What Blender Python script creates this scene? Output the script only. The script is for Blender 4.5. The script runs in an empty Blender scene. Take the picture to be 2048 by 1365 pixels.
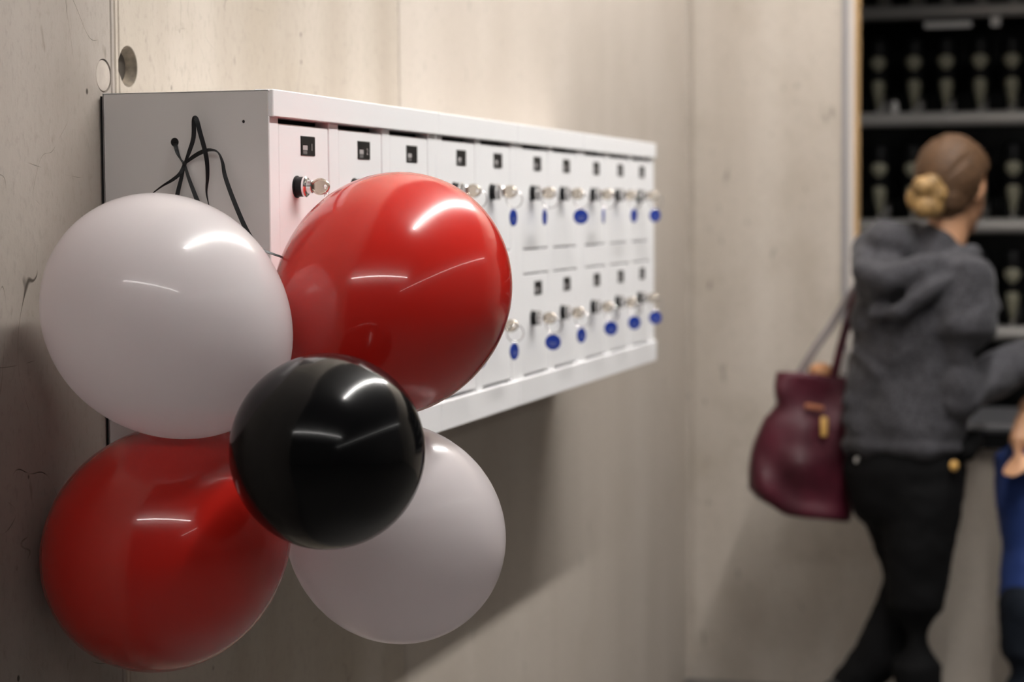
import bpy, bmesh, math, random
from mathutils import Vector, Matrix, noise
random.seed(7)
S = bpy.context.scene
COL = S.collection
V = Vector

# ------------------------------------------------------------------ camera
CAM = V((1.2292, -2.4134, 1.42))
RT = V((0.96156851, 0.27447377, -0.0070822))
UP = V((-0.0099458, 0.06059743, 0.99811274))
FW = V((-0.27438493, 0.95968333, -0.06099844))
FPX = 4197.5
cd = bpy.data.cameras.new('camera'); cam = bpy.data.objects.new('camera', cd); COL.objects.link(cam)
cam.matrix_world = Matrix(((RT.x, UP.x, -FW.x, CAM.x), (RT.y, UP.y, -FW.y, CAM.y), (RT.z, UP.z, -FW.z, CAM.z), (0, 0, 0, 1)))
cd.sensor_fit = 'HORIZONTAL'; cd.sensor_width = 36; cd.lens = FPX / 2048 * 36
cd.clip_start = 0.05; cd.clip_end = 60
cd.dof.use_dof = True; cd.dof.focus_distance = 2.54; cd.dof.aperture_fstop = 4.1
S.camera = cam
S.view_settings.view_transform = 'Standard'; S.view_settings.look = 'None'
S.view_settings.gamma = 1; S.view_settings.use_curve_mapping = False
S.view_settings.exposure = 0.12
LAMP_A, LAMP_B, LAMP_C = 150.0, 36.0, 9.0   # emission strength of the three strip lamps
w = bpy.data.worlds.new('world'); S.world = w; w.use_nodes = True
w.node_tree.nodes['Background'].inputs[0].default_value = (0.9, 0.92, 1, 1)
w.node_tree.nodes['Background'].inputs[1].default_value = 0.01

def at(px, py, depth):
    return CAM + (FW + RT * ((px - 1024) / FPX) - UP * ((py - 682.5) / FPX)) * depth
def on(px, py, axis, val):
    d = FW + RT * ((px - 1024) / FPX) - UP * ((py - 682.5) / FPX)
    return CAM + d * ((val - CAM[axis]) / d[axis])
RH = V((RT.x, RT.y, 0)).normalized(); FH = V((-RH.y, RH.x, 0)); Z = V((0, 0, 1))

# ------------------------------------------------------------------ materials
def srgb(r, g, b):
    f = lambda c: (c / 255 / 12.92) if c / 255 <= 0.04045 else ((c / 255 + 0.055) / 1.055) ** 2.4
    return (f(r), f(g), f(b), 1)
def mat(name, col, rough=0.5, metal=0, coat=0, coat_r=0.05, spec=0.5, emit=0, nscale=0, namt=0, bump=0, bscale=200, sheen=0, stretch=(1, 1, 1)):
    m = bpy.data.materials.new(name); m.use_nodes = True
    N = m.node_tree.nodes; L = m.node_tree.links; b = N['Principled BSDF']
    b.inputs['Base Color'].default_value = col; b.inputs['Roughness'].default_value = rough
    b.inputs['Metallic'].default_value = metal; b.inputs['Specular IOR Level'].default_value = spec
    b.inputs['Coat Weight'].default_value = coat; b.inputs['Coat Roughness'].default_value = coat_r
    b.inputs['Sheen Weight'].default_value = sheen
    if emit:
        b.inputs['Emission Color'].default_value = col; b.inputs['Emission Strength'].default_value = emit
    tc = N.new('ShaderNodeTexCoord'); mp = N.new('ShaderNodeMapping'); mp.inputs['Scale'].default_value = stretch
    L.new(tc.outputs['Object'], mp.inputs['Vector'])
    if namt:
        n = N.new('ShaderNodeTexNoise'); n.inputs['Scale'].default_value = nscale; n.inputs['Detail'].default_value = 5
        L.new(mp.outputs[0], n.inputs['Vector'])
        r = N.new('ShaderNodeValToRGB'); r.color_ramp.elements[0].position = 0.3; r.color_ramp.elements[1].position = 0.7
        r.color_ramp.elements[0].color = tuple(c * (1 - namt) for c in col[:3]) + (1,)
        r.color_ramp.elements[1].color = tuple(min(1, c * (1 + namt)) for c in col[:3]) + (1,)
        L.new(n.outputs['Fac'], r.inputs['Fac']); L.new(r.outputs['Color'], b.inputs['Base Color'])
    if bump:
        n = N.new('ShaderNodeTexNoise'); n.inputs['Scale'].default_value = bscale; n.inputs['Detail'].default_value = 3
        L.new(mp.outputs[0], n.inputs['Vector'])
        bp = N.new('ShaderNodeBump'); bp.inputs['Strength'].default_value = bump; bp.inputs['Distance'].default_value = 0.01
        L.new(n.outputs['Fac'], bp.inputs['Height']); L.new(bp.outputs['Normal'], b.inputs['Normal'])
    return m

def concrete(name, ca, cb, stain, scratch=0.5, pits=1.0):
    m = bpy.data.materials.new(name); m.use_nodes = True
    N = m.node_tree.nodes; L = m.node_tree.links; b = N['Principled BSDF']
    geo = N.new('ShaderNodeNewGeometry')
    def mapped(sc, off=(0, 0, 0)):
        mp = N.new('ShaderNodeMapping'); mp.inputs['Scale'].default_value = sc; mp.inputs['Location'].default_value = off
        L.new(geo.outputs['Position'], mp.inputs['Vector']); return mp.outputs[0]
    def nz(vec, scale, detail=4, rough=0.55, dist=0):
        n = N.new('ShaderNodeTexNoise'); n.inputs['Scale'].default_value = scale; n.inputs['Detail'].default_value = detail
        n.inputs['Roughness'].default_value = rough; n.inputs['Distortion'].default_value = dist
        L.new(vec, n.inputs['Vector']); return n.outputs['Fac']
    def mr(v, a, b_, c=0, d=1):
        r = N.new('ShaderNodeMapRange'); r.inputs[1].default_value = a; r.inputs[2].default_value = b_
        r.inputs[3].default_value = c; r.inputs[4].default_value = d; L.new(v, r.inputs[0]); return r.outputs[0]
    def mth(op, a, c=None):
        x = N.new('ShaderNodeMath'); x.operation = op; x.use_clamp = False
        for i, q in enumerate((a, c)):
            if q is None: continue
            if isinstance(q, (int, float)): x.inputs[i].default_value = q
            else: L.new(q, x.inputs[i])
        return x.outputs[0]
    def mix(f, a, c):
        x = N.new('ShaderNodeMix'); x.data_type = 'RGBA'
        L.new(f, x.inputs[0])
        for i, q in ((6, a), (7, c)):
            if isinstance(q, tuple): x.inputs[i].default_value = q
            else: L.new(q, x.inputs[i])
        return x.outputs[2]
    streak = nz(mapped((5, 5, 0.5)), 1.0, 4, 0.5)
    cloud = nz(mapped((1, 1, 1)), 2.6, 6, 0.62, 0.4)
    col = mix(mr(streak, 0.35, 0.68), ca, cb)
    col = mix(mth('MULTIPLY', mr(cloud, 0.48, 0.72), 0.55), col, stain)
    fine = nz(mapped((1, 1, 0.6)), 90, 4, 0.7)
    dark = tuple(c * 0.72 for c in ca[:3]) + (1,)
    col = mix(mth('MULTIPLY', mr(fine, 0.52, 0.75), 0.5), col, dark)
    # pits: sparse small dark voids
    vo = N.new('ShaderNodeTexVoronoi'); vo.inputs['Scale'].default_value = 22; L.new(mapped((1, 1, 0.8)), vo.inputs['Vector'])
    vsel = mr(nz(mapped((1, 1, 1), (3, 1, 7)), 4.0, 2), 0.47, 0.53)
    pit = mth('MULTIPLY', mr(vo.outputs['Distance'], 0.05, 0.085, 1, 0), mth('MULTIPLY', vsel, pits))
    # hairline scratches: thin level sets of noise broken up by another noise
    sv = nz(mapped((2.2, 2.2, 1.4), (5, 2, 1)), 2.4, 1, 0.4, 1.4)
    ln = mr(mth('ABSOLUTE', mth('SUBTRACT', sv, 0.5)), 0.001, 0.0034, 1, 0)
    sm = mr(nz(mapped((1, 1, 1), (9, 4, 2)), 11.0, 2), 0.48, 0.56)
    sv2 = nz(mapped((1.2, 1.2, 2.6), (2, 11, 6)), 3.1, 1, 0.3, 0.5)
    ln2 = mr(mth('ABSOLUTE', mth('SUBTRACT', sv2, 0.46)), 0.0006, 0.0024, 1, 0)
    ln = mth('MAXIMUM', ln, mth('MULTIPLY', ln2, mr(nz(mapped((1, 1, 1), (4, 9, 8)), 9.0, 2), 0.5, 0.56)))
    scr = mth('MULTIPLY', mth('MULTIPLY', ln, sm), scratch)
    mk = mth('MAXIMUM', pit, scr)
    blot = mr(nz(mapped((1, 1, 0.35), (1, 8, 3)), 38, 2, 0.5), 0.69, 0.76)
    mk2 = mth('MAXIMUM', mk, mth('MULTIPLY', blot, 0.4))
    col = mix(mk2, col, (0.055, 0.045, 0.035, 1))
    L.new(col, b.inputs['Base Color'])
    b.inputs['Roughness'].default_value = 0.72; b.inputs['Specular IOR Level'].default_value = 0.3
    bp = N.new('ShaderNodeBump'); bp.inputs['Strength'].default_value = 0.25; bp.inputs['Distance'].default_value = 0.004
    h = mth('SUBTRACT', mth('MULTIPLY', fine, 0.5), mth('MULTIPLY', mk, 1.0))
    L.new(h, bp.inputs['Height']); L.new(bp.outputs[0], b.inputs['Normal'])
    return m

M = {}
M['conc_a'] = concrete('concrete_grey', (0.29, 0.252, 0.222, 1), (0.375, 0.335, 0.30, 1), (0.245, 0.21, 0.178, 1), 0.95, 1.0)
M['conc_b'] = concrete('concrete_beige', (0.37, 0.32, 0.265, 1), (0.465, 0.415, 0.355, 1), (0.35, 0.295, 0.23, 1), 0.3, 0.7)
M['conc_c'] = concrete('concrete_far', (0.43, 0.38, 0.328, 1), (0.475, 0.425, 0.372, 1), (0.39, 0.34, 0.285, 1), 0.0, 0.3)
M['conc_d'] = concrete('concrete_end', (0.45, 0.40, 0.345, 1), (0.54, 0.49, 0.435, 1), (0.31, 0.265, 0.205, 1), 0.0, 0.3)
M['groove'] = mat('groove_concrete', (0.05, 0.04, 0.03, 1), 0.9)
M['plug'] = mat('plug_concrete', (0.36, 0.315, 0.275, 1), 0.8, nscale=60, namt=0.12)
M['cone'] = mat('tie_cone', (0.17, 0.14, 0.105, 1), 0.9, nscale=45, namt=0.55)
M['tieplug'] = mat('tie_plug', (0.14, 0.14, 0.155, 1), 0.7)
M['floor'] = mat('floor_screed', (0.10, 0.095, 0.09, 1), 0.5, nscale=6, namt=0.1)
M['ceil'] = mat('ceiling_paint', (0.16, 0.155, 0.15, 1), 0.8, nscale=3, namt=0.06)
M['roomwall'] = mat('room_wall', (0.14, 0.135, 0.13, 1), 0.8, nscale=4, namt=0.08)
M['black'] = mat('unlit_black', (0.008, 0.008, 0.008, 1), 0.6, nscale=8, namt=0.2)  # black colour stands in for the unlit store room
M['white'] = mat('white_powder_coat', (0.86, 0.855, 0.865, 1), 0.34, spec=0.4, bump=0.02, bscale=900)
M['side'] = mat('light_grey_powder_coat', (0.62, 0.60, 0.59, 1), 0.42, spec=0.4, bump=0.03, bscale=900)
M['gap'] = mat('gap_black', (0.006, 0.006, 0.007, 1), 0.8)  # black standing in for shade in gaps and holes
M['plate'] = mat('plate_dark', (0.018, 0.017, 0.0165, 1), 0.4, spec=0.3)
M['print'] = mat('plate_print', (0.42, 0.4, 0.4, 1), 0.5)
M['rubber'] = mat('lock_black', (0.004, 0.004, 0.005, 1), 0.45, spec=0.25, bump=0.1, bscale=500)
M['chrome'] = mat('chrome', (0.75, 0.74, 0.73, 1), 0.12, metal=1)
M['brass'] = mat('nickel_key', (0.62, 0.56, 0.47, 1), 0.26, metal=1)
M['blue'] = mat('blue_tag_plastic', (0.006, 0.035, 0.29, 1), 0.35)
M['tagprint'] = mat('tag_print', (0.18, 0.2, 0.42, 1), 0.5)
def latex(name, col, rough, coat, trans):
    m = mat(name, col, rough, coat=coat, coat_r=0.035)
    N = m.node_tree.nodes; L = m.node_tree.links
    if trans:
        t = N.new('ShaderNodeBsdfTranslucent'); t.inputs[0].default_value = col
        x = N.new('ShaderNodeMixShader'); x.inputs[0].default_value = trans
        out = N['Material Output']
        L.new(N['Principled BSDF'].outputs[0], x.inputs[1]); L.new(t.outputs[0], x.inputs[2]); L.new(x.outputs[0], out.inputs[0])
    return m
M['lw'] = latex('white_latex', (0.84, 0.79, 0.80, 1), 0.21, 0.4, 0.42)
M['lr'] = latex('red_latex', (0.62, 0.021, 0.014, 1), 0.2, 0.6, 0.12)
M['lk'] = latex('black_latex', (0.003, 0.003, 0.0035, 1), 0.16, 0.1, 0)
M['lk'].node_tree.nodes['Principled BSDF'].inputs['Specular IOR Level'].default_value = 0.22
M['ribbon'] = mat('black_ribbon', (0.008, 0.008, 0.009, 1), 0.42, spec=0.3)
M['wood'] = mat('plywood_edge', (0.5, 0.32, 0.15, 1), 0.5, nscale=8, namt=0.2, stretch=(6, 6, 0.4))
M['alu'] = mat('grey_frame', (0.30, 0.295, 0.31, 1), 0.45, metal=0.3)
M['paleframe'] = mat('pale_frame', (0.52, 0.48, 0.45, 1), 0.5)
M['counter'] = mat('counter_grey', (0.075, 0.075, 0.082, 1), 0.35)
M['counterhighlight'] = mat('counter_highlight', (0.22, 0.22, 0.23, 1), 0.35)  # lighter grey that paints the highlight on the counter's front edge
M['shelf'] = mat('shelf_metal', (0.42, 0.40, 0.38, 1), 0.4, metal=0.2)
M['boot'] = mat('boot_black', (0.004, 0.004, 0.0045, 1), 0.5, spec=0.2)
M['bootpale'] = mat('boot_pale', (0.25, 0.235, 0.17, 1), 0.5)
M['pale'] = mat('pale_plastic', (0.7, 0.68, 0.66, 1), 0.5)

M['lamph'] = mat('lamp_housing', (0.25, 0.25, 0.25, 1), 0.4, metal=0.6)
M['skin'] = mat('skin', (0.56, 0.30, 0.17, 1), 0.5)
M['hair'] = mat('brown_hair', (0.088, 0.046, 0.022, 1), 0.55, spec=0.3, nscale=60, namt=0.4, bump=0.4, bscale=120, stretch=(1, 1, 3))
M['bun'] = mat('blond_hair', (0.27, 0.16, 0.055, 1), 0.55, nscale=40, namt=0.45, bump=0.5, bscale=90)
M['hoodie'] = mat('grey_heather_fleece', (0.047, 0.046, 0.052, 1), 0.9, nscale=160, namt=0.6, bump=0.5, bscale=22, sheen=0.1, spec=0.2)
M['pants'] = mat('black_denim', (0.0035, 0.0035, 0.004, 1), 0.85, spec=0.15, bump=0.3, bscale=30)
M['shoe'] = mat('dark_shoe', (0.02, 0.02, 0.02, 1), 0.5)
M['maroon'] = mat('maroon_nylon', (0.062, 0.0075, 0.016, 1), 0.5, spec=0.3, nscale=9, namt=0.45, bump=0.5, bscale=14)
M['strap'] = mat('grey_webbing', (0.20, 0.175, 0.175, 1), 0.7)
M['gold'] = mat('gold_tag', (0.62, 0.36, 0.1, 1), 0.45)
M['tan'] = mat('tan_patch', (0.38, 0.13, 0.06, 1), 0.6)
M['orange'] = mat('orange_cloth', (0.42, 0.2, 0.09, 1), 0.7)
M['shirt'] = mat('blue_tshirt', (0.016, 0.045, 0.2, 1), 0.8, bump=0.3, bscale=22)
M['jeans'] = mat('dark_jeans', (0.006, 0.009, 0.015, 1), 0.85, spec=0.2, bump=0.3, bscale=30)
M['eye'] = mat('eye_white', (0.7, 0.7, 0.7, 1), 0.2)
M['lip'] = mat('lip', (0.4, 0.14, 0.11, 1), 0.5)

# ------------------------------------------------------------------ helpers
def link(name, me, m, parent=None, loc=None):
    o = bpy.data.objects.new(name, me); COL.objects.link(o)
    if m is not None and not me.materials: me.materials.append(M[m] if isinstance(m, str) else m)
    if loc is not None: o.location = loc
    if parent is not None: o.parent = parent
    return o
def fin(bm, name, smooth=False):
    bmesh.ops.recalc_face_normals(bm, faces=bm.faces)
    me = bpy.data.meshes.new(name); bm.to_mesh(me); bm.free()
    if smooth: me.polygons.foreach_set('use_smooth', [True] * len(me.polygons))
    return me
def bx(bm, a, b, bev=0.0, seg=1):
    a = V(a); b = V(b); c = (a + b) / 2; s = b - a
    r = bmesh.ops.create_cube(bm, size=1, matrix=Matrix.Translation(c) @ Matrix.Diagonal((*s, 1)))
    if bev:
        es = {e for v in r['verts'] for e in v.link_edges}
        bmesh.ops.bevel(bm, geom=list(es), offset=bev, segments=seg, affect='EDGES', profile=0.5)
def box(name, a, b, m, parent=None, bev=0.0, off=None, seg=1):
    """box mesh in the parent's local frame (off = parent's world origin)"""
    o_ = V(off) if off is not None else V((0, 0, 0))
    bm = bmesh.new(); bx(bm, V(a) - o_, V(b) - o_, bev, seg)
    return link(name, fin(bm, name), m, parent)
def tag(o, label=None, cat=None, group=None, kind=None):
    if label: o['label'] = label
    if cat: o['category'] = cat
    if group: o['group'] = group
    if kind: o['kind'] = kind
    return o
def empty(name, loc, label=None, cat=None, group=None):
    o = bpy.data.objects.new(name, None); COL.objects.link(o); o.location = loc; o.empty_display_size = 0.05
    return tag(o, label, cat, group)
def frame_of(t, hint):
    t = t.normalized(); a = hint - t * hint.dot(t)
    if a.length < 1e-4: a = V((1, 0, 0)) - t * t.x
    a.normalize(); return a, t.cross(a)
def loft(bm, nodes, n=20, caps=True):
    """nodes: (pos, ra, rb, hint) elliptical rings, rounded ends"""
    pts = [V(q[0]) for q in nodes]; K = len(pts); rings = []
    seq = []
    def tang(i):
        if i == 0: return pts[1] - pts[0]
        if i == K - 1: return pts[-1] - pts[-2]
        return (pts[i + 1] - pts[i]).normalized() + (pts[i] - pts[i - 1]).normalized()
    for i, q in enumerate(nodes): seq.append((pts[i], q[1], q[2], q[3] if len(q) > 3 else Z, tang(i).normalized()))
    if caps:
        p, ra, rb, h, t = seq[0]; r = min(ra, rb)
        pre = [(p - t * r * 0.7 * math.sin(f), ra * math.cos(f), rb * math.cos(f), h, t) for f in (1.35, 0.9, 0.45)]
        p, ra, rb, h, t = seq[-1]; r = min(ra, rb)
        post = [(p + t * r * 0.7 * math.sin(f), ra * math.cos(f), rb * math.cos(f), h, t) for f in (0.45, 0.9, 1.35)]
        seq = pre + seq + post
    for p, ra, rb, h, t in seq:
        a, b = frame_of(t, h)
        rings.append([bm.verts.new(p + a * ra * math.cos(2 * math.pi * k / n) + b * rb * math.sin(2 * math.pi * k / n)) for k in range(n)])
    for r0, r1 in zip(rings, rings[1:]):
        for k in range(n): bm.faces.new((r0[k], r0[(k + 1) % n], r1[(k + 1) % n], r1[k]))
    bm.faces.new(rings[0][::-1]); bm.faces.new(rings[-1])
def tube(bm, pts, rads, n=16):
    loft(bm, [(p, r, r) for p, r in zip(pts, rads)], n)
def ell(bm, c, ax, rad, seg=20):
    m = Matrix((( *ax[0] * rad[0], 0), (*ax[1] * rad[1], 0), (*ax[2] * rad[2], 0), (0, 0, 0, 1))).transposed()
    m = Matrix.Translation(c) @ m
    bmesh.ops.create_uvsphere(bm, u_segments=seg, v_segments=seg // 2 + 2, radius=1, matrix=m)
def remesh(bm, name, voxel, smooth=4, dec=None, disp=0, dscale=12):
    me = fin(bm, name); o = bpy.data.objects.new('tmp', me); COL.objects.link(o)
    r = o.modifiers.new('r', 'REMESH'); r.mode = 'VOXEL'; r.voxel_size = voxel
    s = o.modifiers.new('s', 'SMOOTH'); s.factor = 0.5; s.iterations = smooth
    dg = bpy.context.evaluated_depsgraph_get(); dg.update()
    out = bpy.data.meshes.new_from_object(o.evaluated_get(dg)); out.name = name
    bpy.data.objects.remove(o)
    if disp:
        for v in out.vertices:
            v.co += v.normal * disp * (noise.noise(v.co * dscale) + 0.6 * noise.noise(v.co * dscale * 2.1 + V((3, 1, 4))))
    out.polygons.foreach_set('use_smooth', [True] * len(out.polygons))
    return out
def boolcut(me, cutters, name):
    """cut list of bmesh-built closed meshes out of me"""
    o = bpy.data.objects.new('tmp', me); COL.objects.link(o); cs = []
    for c in cutters:
        co = bpy.data.objects.new('cut', c); COL.objects.link(co); cs.append(co)
        b = o.modifiers.new('b', 'BOOLEAN'); b.object = co; b.operation = 'DIFFERENCE'; b.solver = 'EXACT'
    dg = bpy.context.evaluated_depsgraph_get(); dg.update()
    out = bpy.data.meshes.new_from_object(o.evaluated_get(dg)); out.name = name
    for q in cs + [o]: bpy.data.objects.remove(q)
    return out
def cyl_mesh(p0, p1, r0, r1, n=32):
    bm = bmesh.new(); t = (V(p1) - V(p0)); a, b = frame_of(t, Z if abs(t.normalized().z) < .9 else V((1, 0, 0)))
    A = [bm.verts.new(V(p0) + a * r0 * math.cos(2 * math.pi * k / n) + b * r0 * math.sin(2 * math.pi * k / n)) for k in range(n)]
    B = [bm.verts.new(V(p1) + a * r1 * math.cos(2 * math.pi * k / n) + b * r1 * math.sin(2 * math.pi * k / n)) for k in range(n)]
    for k in range(n): bm.faces.new((A[k], A[(k + 1) % n], B[(k + 1) % n], B[k]))
    bm.faces.new(A[::-1]); bm.faces.new(B)
    return fin(bm, 'cyl')
def lathe(bm, p, d, prof, n=28, closed=True):
    """prof: list of (distance along d, radius)"""
    d = V(d).normalized(); a, b = frame_of(d, Z if abs(d.z) < .9 else V((1, 0, 0)))
    rings = [[bm.verts.new(V(p) + d * s + (a * math.cos(2 * math.pi * k / n) + b * math.sin(2 * math.pi * k / n)) * max(r, 1e-5)) for k in range(n)] for s, r in prof]
    for r0, r1 in zip(rings, rings[1:]):
        for k in range(n): bm.faces.new((r0[k], r0[(k + 1) % n], r1[(k + 1) % n], r1[k]))
    if closed: bm.faces.new(rings[0][::-1]); bm.faces.new(rings[-1])
def torus(bm, c, axis, R, r, n=24, k=8):
    a, b = frame_of(V(axis), Z if abs(V(axis).normalized().z) < .9 else V((1, 0, 0))); ax = V(axis).normalized(); rings = []
    for i in range(n):
        f = 2 * math.pi * i / n; rad = a * math.cos(f) + b * math.sin(f)
        rings.append([bm.verts.new(V(c) + rad * (R + r * math.cos(2 * math.pi * j / k)) + ax * r * math.sin(2 * math.pi * j / k)) for j in range(k)])
    for i in range(n):
        for j in range(k): bm.faces.new((rings[i][j], rings[(i + 1) % n][j], rings[(i + 1) % n][(j + 1) % k], rings[i][(j + 1) % k]))

# ------------------------------------------------------------------ dimensions found from the photograph's perspective
D = 0.23; ZB = 1.0835; ZT = 1.5735; YC = 3.804; JX = 0.511

# ------------------------------------------------------------------ room shell
CE = 3.7; LZ = 3.4
def struct(name, a, b, m):
    return tag(box(name, a, b, m), kind='structure')
tag(struct('floor', (-6, -9.2, -0.2), (7.8, 6.6, 0), 'floor'), 'grey screed floor of the hall')
tag(struct('ceiling', (-6, -9.2, CE), (7.8, 6.6, CE + 0.2), 'ceil'), 'grey ceiling of the hall')
tag(struct('wall_right', (7.6, -9.2, 0), (7.8, 6.6, CE), 'roomwall'), 'plain wall on the far side of the hall')
tag(struct('wall_front', (-6, -9.4, 0), (7.8, -9.2, CE), 'roomwall'), 'plain wall behind the viewer')
tag(struct('wall_side', (-6.2, -9.2, 0), (-6, 6.6, CE), 'roomwall'), 'plain wall of the side hall')

# left concrete wall: cast panels with recessed joints
WE = -1.3
wl = box('wall_left', (-0.35, WE, 0), (-0.014, YC + 0.3, CE), 'groove')
tag(wl, 'fair-faced concrete wall carrying the white lockers', kind='structure')
hole_c = V((0, 0.0845, 1.613)); plug_c = V((0, 0.0145, 1.597))
def panel(y0, y1, z0, z1, m, cut=None, bev=0.0015, name='concrete_panel'):
    bm = bmesh.new(); bx(bm, (-0.03, y0, z0), (0, y1, z1), bev); me = fin(bm, name)
    if cut: me = boolcut(me, cut, name)
    return link(name, me, m, wl)
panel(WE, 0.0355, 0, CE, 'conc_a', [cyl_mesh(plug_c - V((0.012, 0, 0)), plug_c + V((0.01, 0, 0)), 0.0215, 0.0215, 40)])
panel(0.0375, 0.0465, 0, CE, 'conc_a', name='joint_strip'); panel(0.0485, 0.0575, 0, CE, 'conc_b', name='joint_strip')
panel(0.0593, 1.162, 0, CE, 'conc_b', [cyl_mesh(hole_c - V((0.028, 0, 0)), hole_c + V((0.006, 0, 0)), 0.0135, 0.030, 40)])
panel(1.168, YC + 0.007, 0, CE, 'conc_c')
bm = bmesh.new(); lathe(bm, plug_c - V((0.011, 0, 0)), (1, 0, 0), [(0, 0.0198), (0.0095, 0.0198), (0.0102, 0.019)], 40)
link('hole_plug', fin(bm, 'hole_plug'), 'plug', wl)
bm = bmesh.new(); lathe(bm, hole_c - V((0.0275, 0, 0)), (1, 0, 0), [(0, 0.0131), (0.0268, 0.0262)], 40, closed=False)
o = link('tie_hole_lining', fin(bm, 'tie_hole_lining', True), 'cone', wl)
bm = bmesh.new(); lathe(bm, hole_c - V((0.027, 0, 0)), (1, 0, 0), [(0, 0.0135), (0.006, 0.0135), (0.0065, 0.012)], 32)
link('tie_hole_plug', fin(bm, 'tie_hole_plug'), 'tieplug', wl)

# far wall with the serving hatch
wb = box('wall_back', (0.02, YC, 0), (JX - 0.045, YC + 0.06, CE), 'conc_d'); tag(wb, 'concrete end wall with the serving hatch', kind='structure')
box('corner_joint', (-0.35, YC + 0.007, 0), (0.02, YC + 0.06, CE), 'conc_d', wb)
box('parapet', (JX - 0.045, YC, 0), (3.2, YC + 0.06, 0.73), 'conc_d', wb)
box('lintel', (JX - 0.045, YC, 2.45), (3.2, YC + 0.06, CE), 'conc_d', wb)
box('pier', (3.2, YC, 0), (7.6, YC + 0.06, CE), 'conc_d', wb)
hf = box('window_1', (JX - 0.045, YC - 0.006, 0.73), (JX - 0.029, YC + 0.06, 2.45), 'alu'); tag(hf, 'frame of the serving hatch', kind='structure')
box('jamb_lining', (JX - 0.029, YC - 0.012, 0.73), (JX - 0.009, YC + 0.06, 2.45), 'paleframe', hf, 0.001)
box('wood_edge', (JX - 0.009, YC - 0.014, 0.73), (JX, YC + 0.06, 2.45), 'wood', hf, 0.001)
box('head_lining', (JX, YC - 0.012, 2.43), (3.2, YC + 0.06, 2.45), 'paleframe', hf)
# store room behind the hatch, surfaces coloured black for its lack of light
sr = box('wall_store', (-0.35, 6.3, 0), (7.6, 6.5, CE), 'black'); tag(sr, 'back wall of the store room, coloured black as unlit', kind='structure')
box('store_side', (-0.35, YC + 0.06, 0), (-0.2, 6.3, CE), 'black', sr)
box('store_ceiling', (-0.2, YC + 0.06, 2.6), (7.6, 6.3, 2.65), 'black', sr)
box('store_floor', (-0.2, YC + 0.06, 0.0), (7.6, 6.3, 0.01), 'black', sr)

# ------------------------------------------------------------------ strip lamps (the ceiling lights of the hall)
def lamp(a, b, label, power):
    a = V(a); b = V(b); mid = (a + b) / 2; e = empty('strip_lamp', mid, label, 'lamp', 'ceiling strip lamps')
    d = (b - a).normalized(); sd = V((-d.y, d.x, 0)); h = (b - a).length / 2
    def rot(bm):
        bmesh.ops.transform(bm, matrix=Matrix(((d.x, sd.x, 0, 0), (d.y, sd.y, 0, 0), (0, 0, 1, 0), (0, 0, 0, 1))), verts=bm.verts)
    bm = bmesh.new(); bx(bm, (-h - 0.02, -0.02, 0.004), (h + 0.02, 0.02, 0.06), 0.003); rot(bm); link('housing', fin(bm, 'housing'), 'lamph', e)
    bm = bmesh.new(); lathe(bm, (-h, 0, -0.032), (1, 0, 0), [(0, 0.03), (2 * h, 0.03)], 12); rot(bm)
    link('lamp_tube', fin(bm, 'lamp_tube'), mat('lamp_tube', (1, 0.97, 0.935, 1), 0.5, emit=power), e)
    for s in (-0.8, 0.8):
        bm = bmesh.new(); bx(bm, (s * h - 0.004, -0.004, 0.06), (s * h + 0.004, 0.004, CE - LZ)); rot(bm); link('hanger', fin(bm, 'hanger'), 'lamph', e)
lamp((1.28, -0.6, LZ), (1.28, 3.65, LZ), 'long strip lamp running above the lockers', LAMP_A)
lamp((-5.6, -4.0, LZ), (3.5, -4.0, LZ), 'long strip lamp crossing the hall behind the viewer', LAMP_B)
lamp((5.65, -8.3, LZ), (5.65, 3.6, LZ), 'long strip lamp along the open side of the hall', LAMP_C)

# ------------------------------------------------------------------ lockers
UZ = 1.447; CAB = [(0.0, 0.664, [0.130, 0.341, 0.549]), (0.664, 1.112, [0.795, 1.003]), (1.112, 1.586, [1.257, 1.467]), (1.586, 2.262, [1.709, 1.924, 2.135])]
CABLAB = ['white metal locker cabinet nearest the viewer, with balloons tied to its side', 'narrow white locker cabinet joined to the nearest one',
          'narrow white locker cabinet joined to the farthest one', 'white locker cabinet at the far end beside the bare concrete corner']
LOCKX = D + 0.0
rows = [(1.3565, 1.5335), (1.1325, 1.3095)]
# shared door pieces
def mesh_of(fn, name, smooth=False):
    bm = bmesh.new(); fn(bm); return fin(bm, name, smooth)
door_me = mesh_of(lambda bm: bx(bm, (-0.018, -0.0865, -0.0885), (-0.001, 0.0865, 0.0885), 0.0022, 2), 'door')
def barrel(bm):
    lathe(bm, (0, 0, 0), (1, 0, 0), [(-0.003, 0.0128), (0.0005, 0.0142), (0.002, 0.0142), (0.0025, 0.0128), (0.012, 0.0128), (0.0125, 0.0122)], 28)
barrel_me = mesh_of(barrel, 'lock_barrel', False)
face_me = mesh_of(lambda bm: lathe(bm, (0, 0, 0), (1, 0, 0), [(0.0115, 0.0133), (0.014, 0.0133), (0.0155, 0.0115), (0.0165, 0.0088), (0.022, 0.0083), (0.0228, 0.0075)], 28), 'lock_face')
plate_me = mesh_of(lambda bm: bx(bm, (-0.002, -0.0245, -0.0125), (0.001, 0.0245, 0.0125), 0.0006), 'number_plate')
mark_me = mesh_of(lambda bm: bx(bm, (0.0009, -0.019, -0.0055), (0.0012, -0.003, 0.0005)), 'plate_mark')
mark2_me = mesh_of(lambda bm: bx(bm, (0.0009, -0.0185, -0.0105), (0.0011, -0.004, -0.0065)), 'plate_mark')
for me, m in ((door_me, 'white'), (barrel_me, 'rubber'), (face_me, 'chrome'), (plate_me, 'plate'), (mark_me, 'print')): me.materials.append(M[m])
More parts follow.
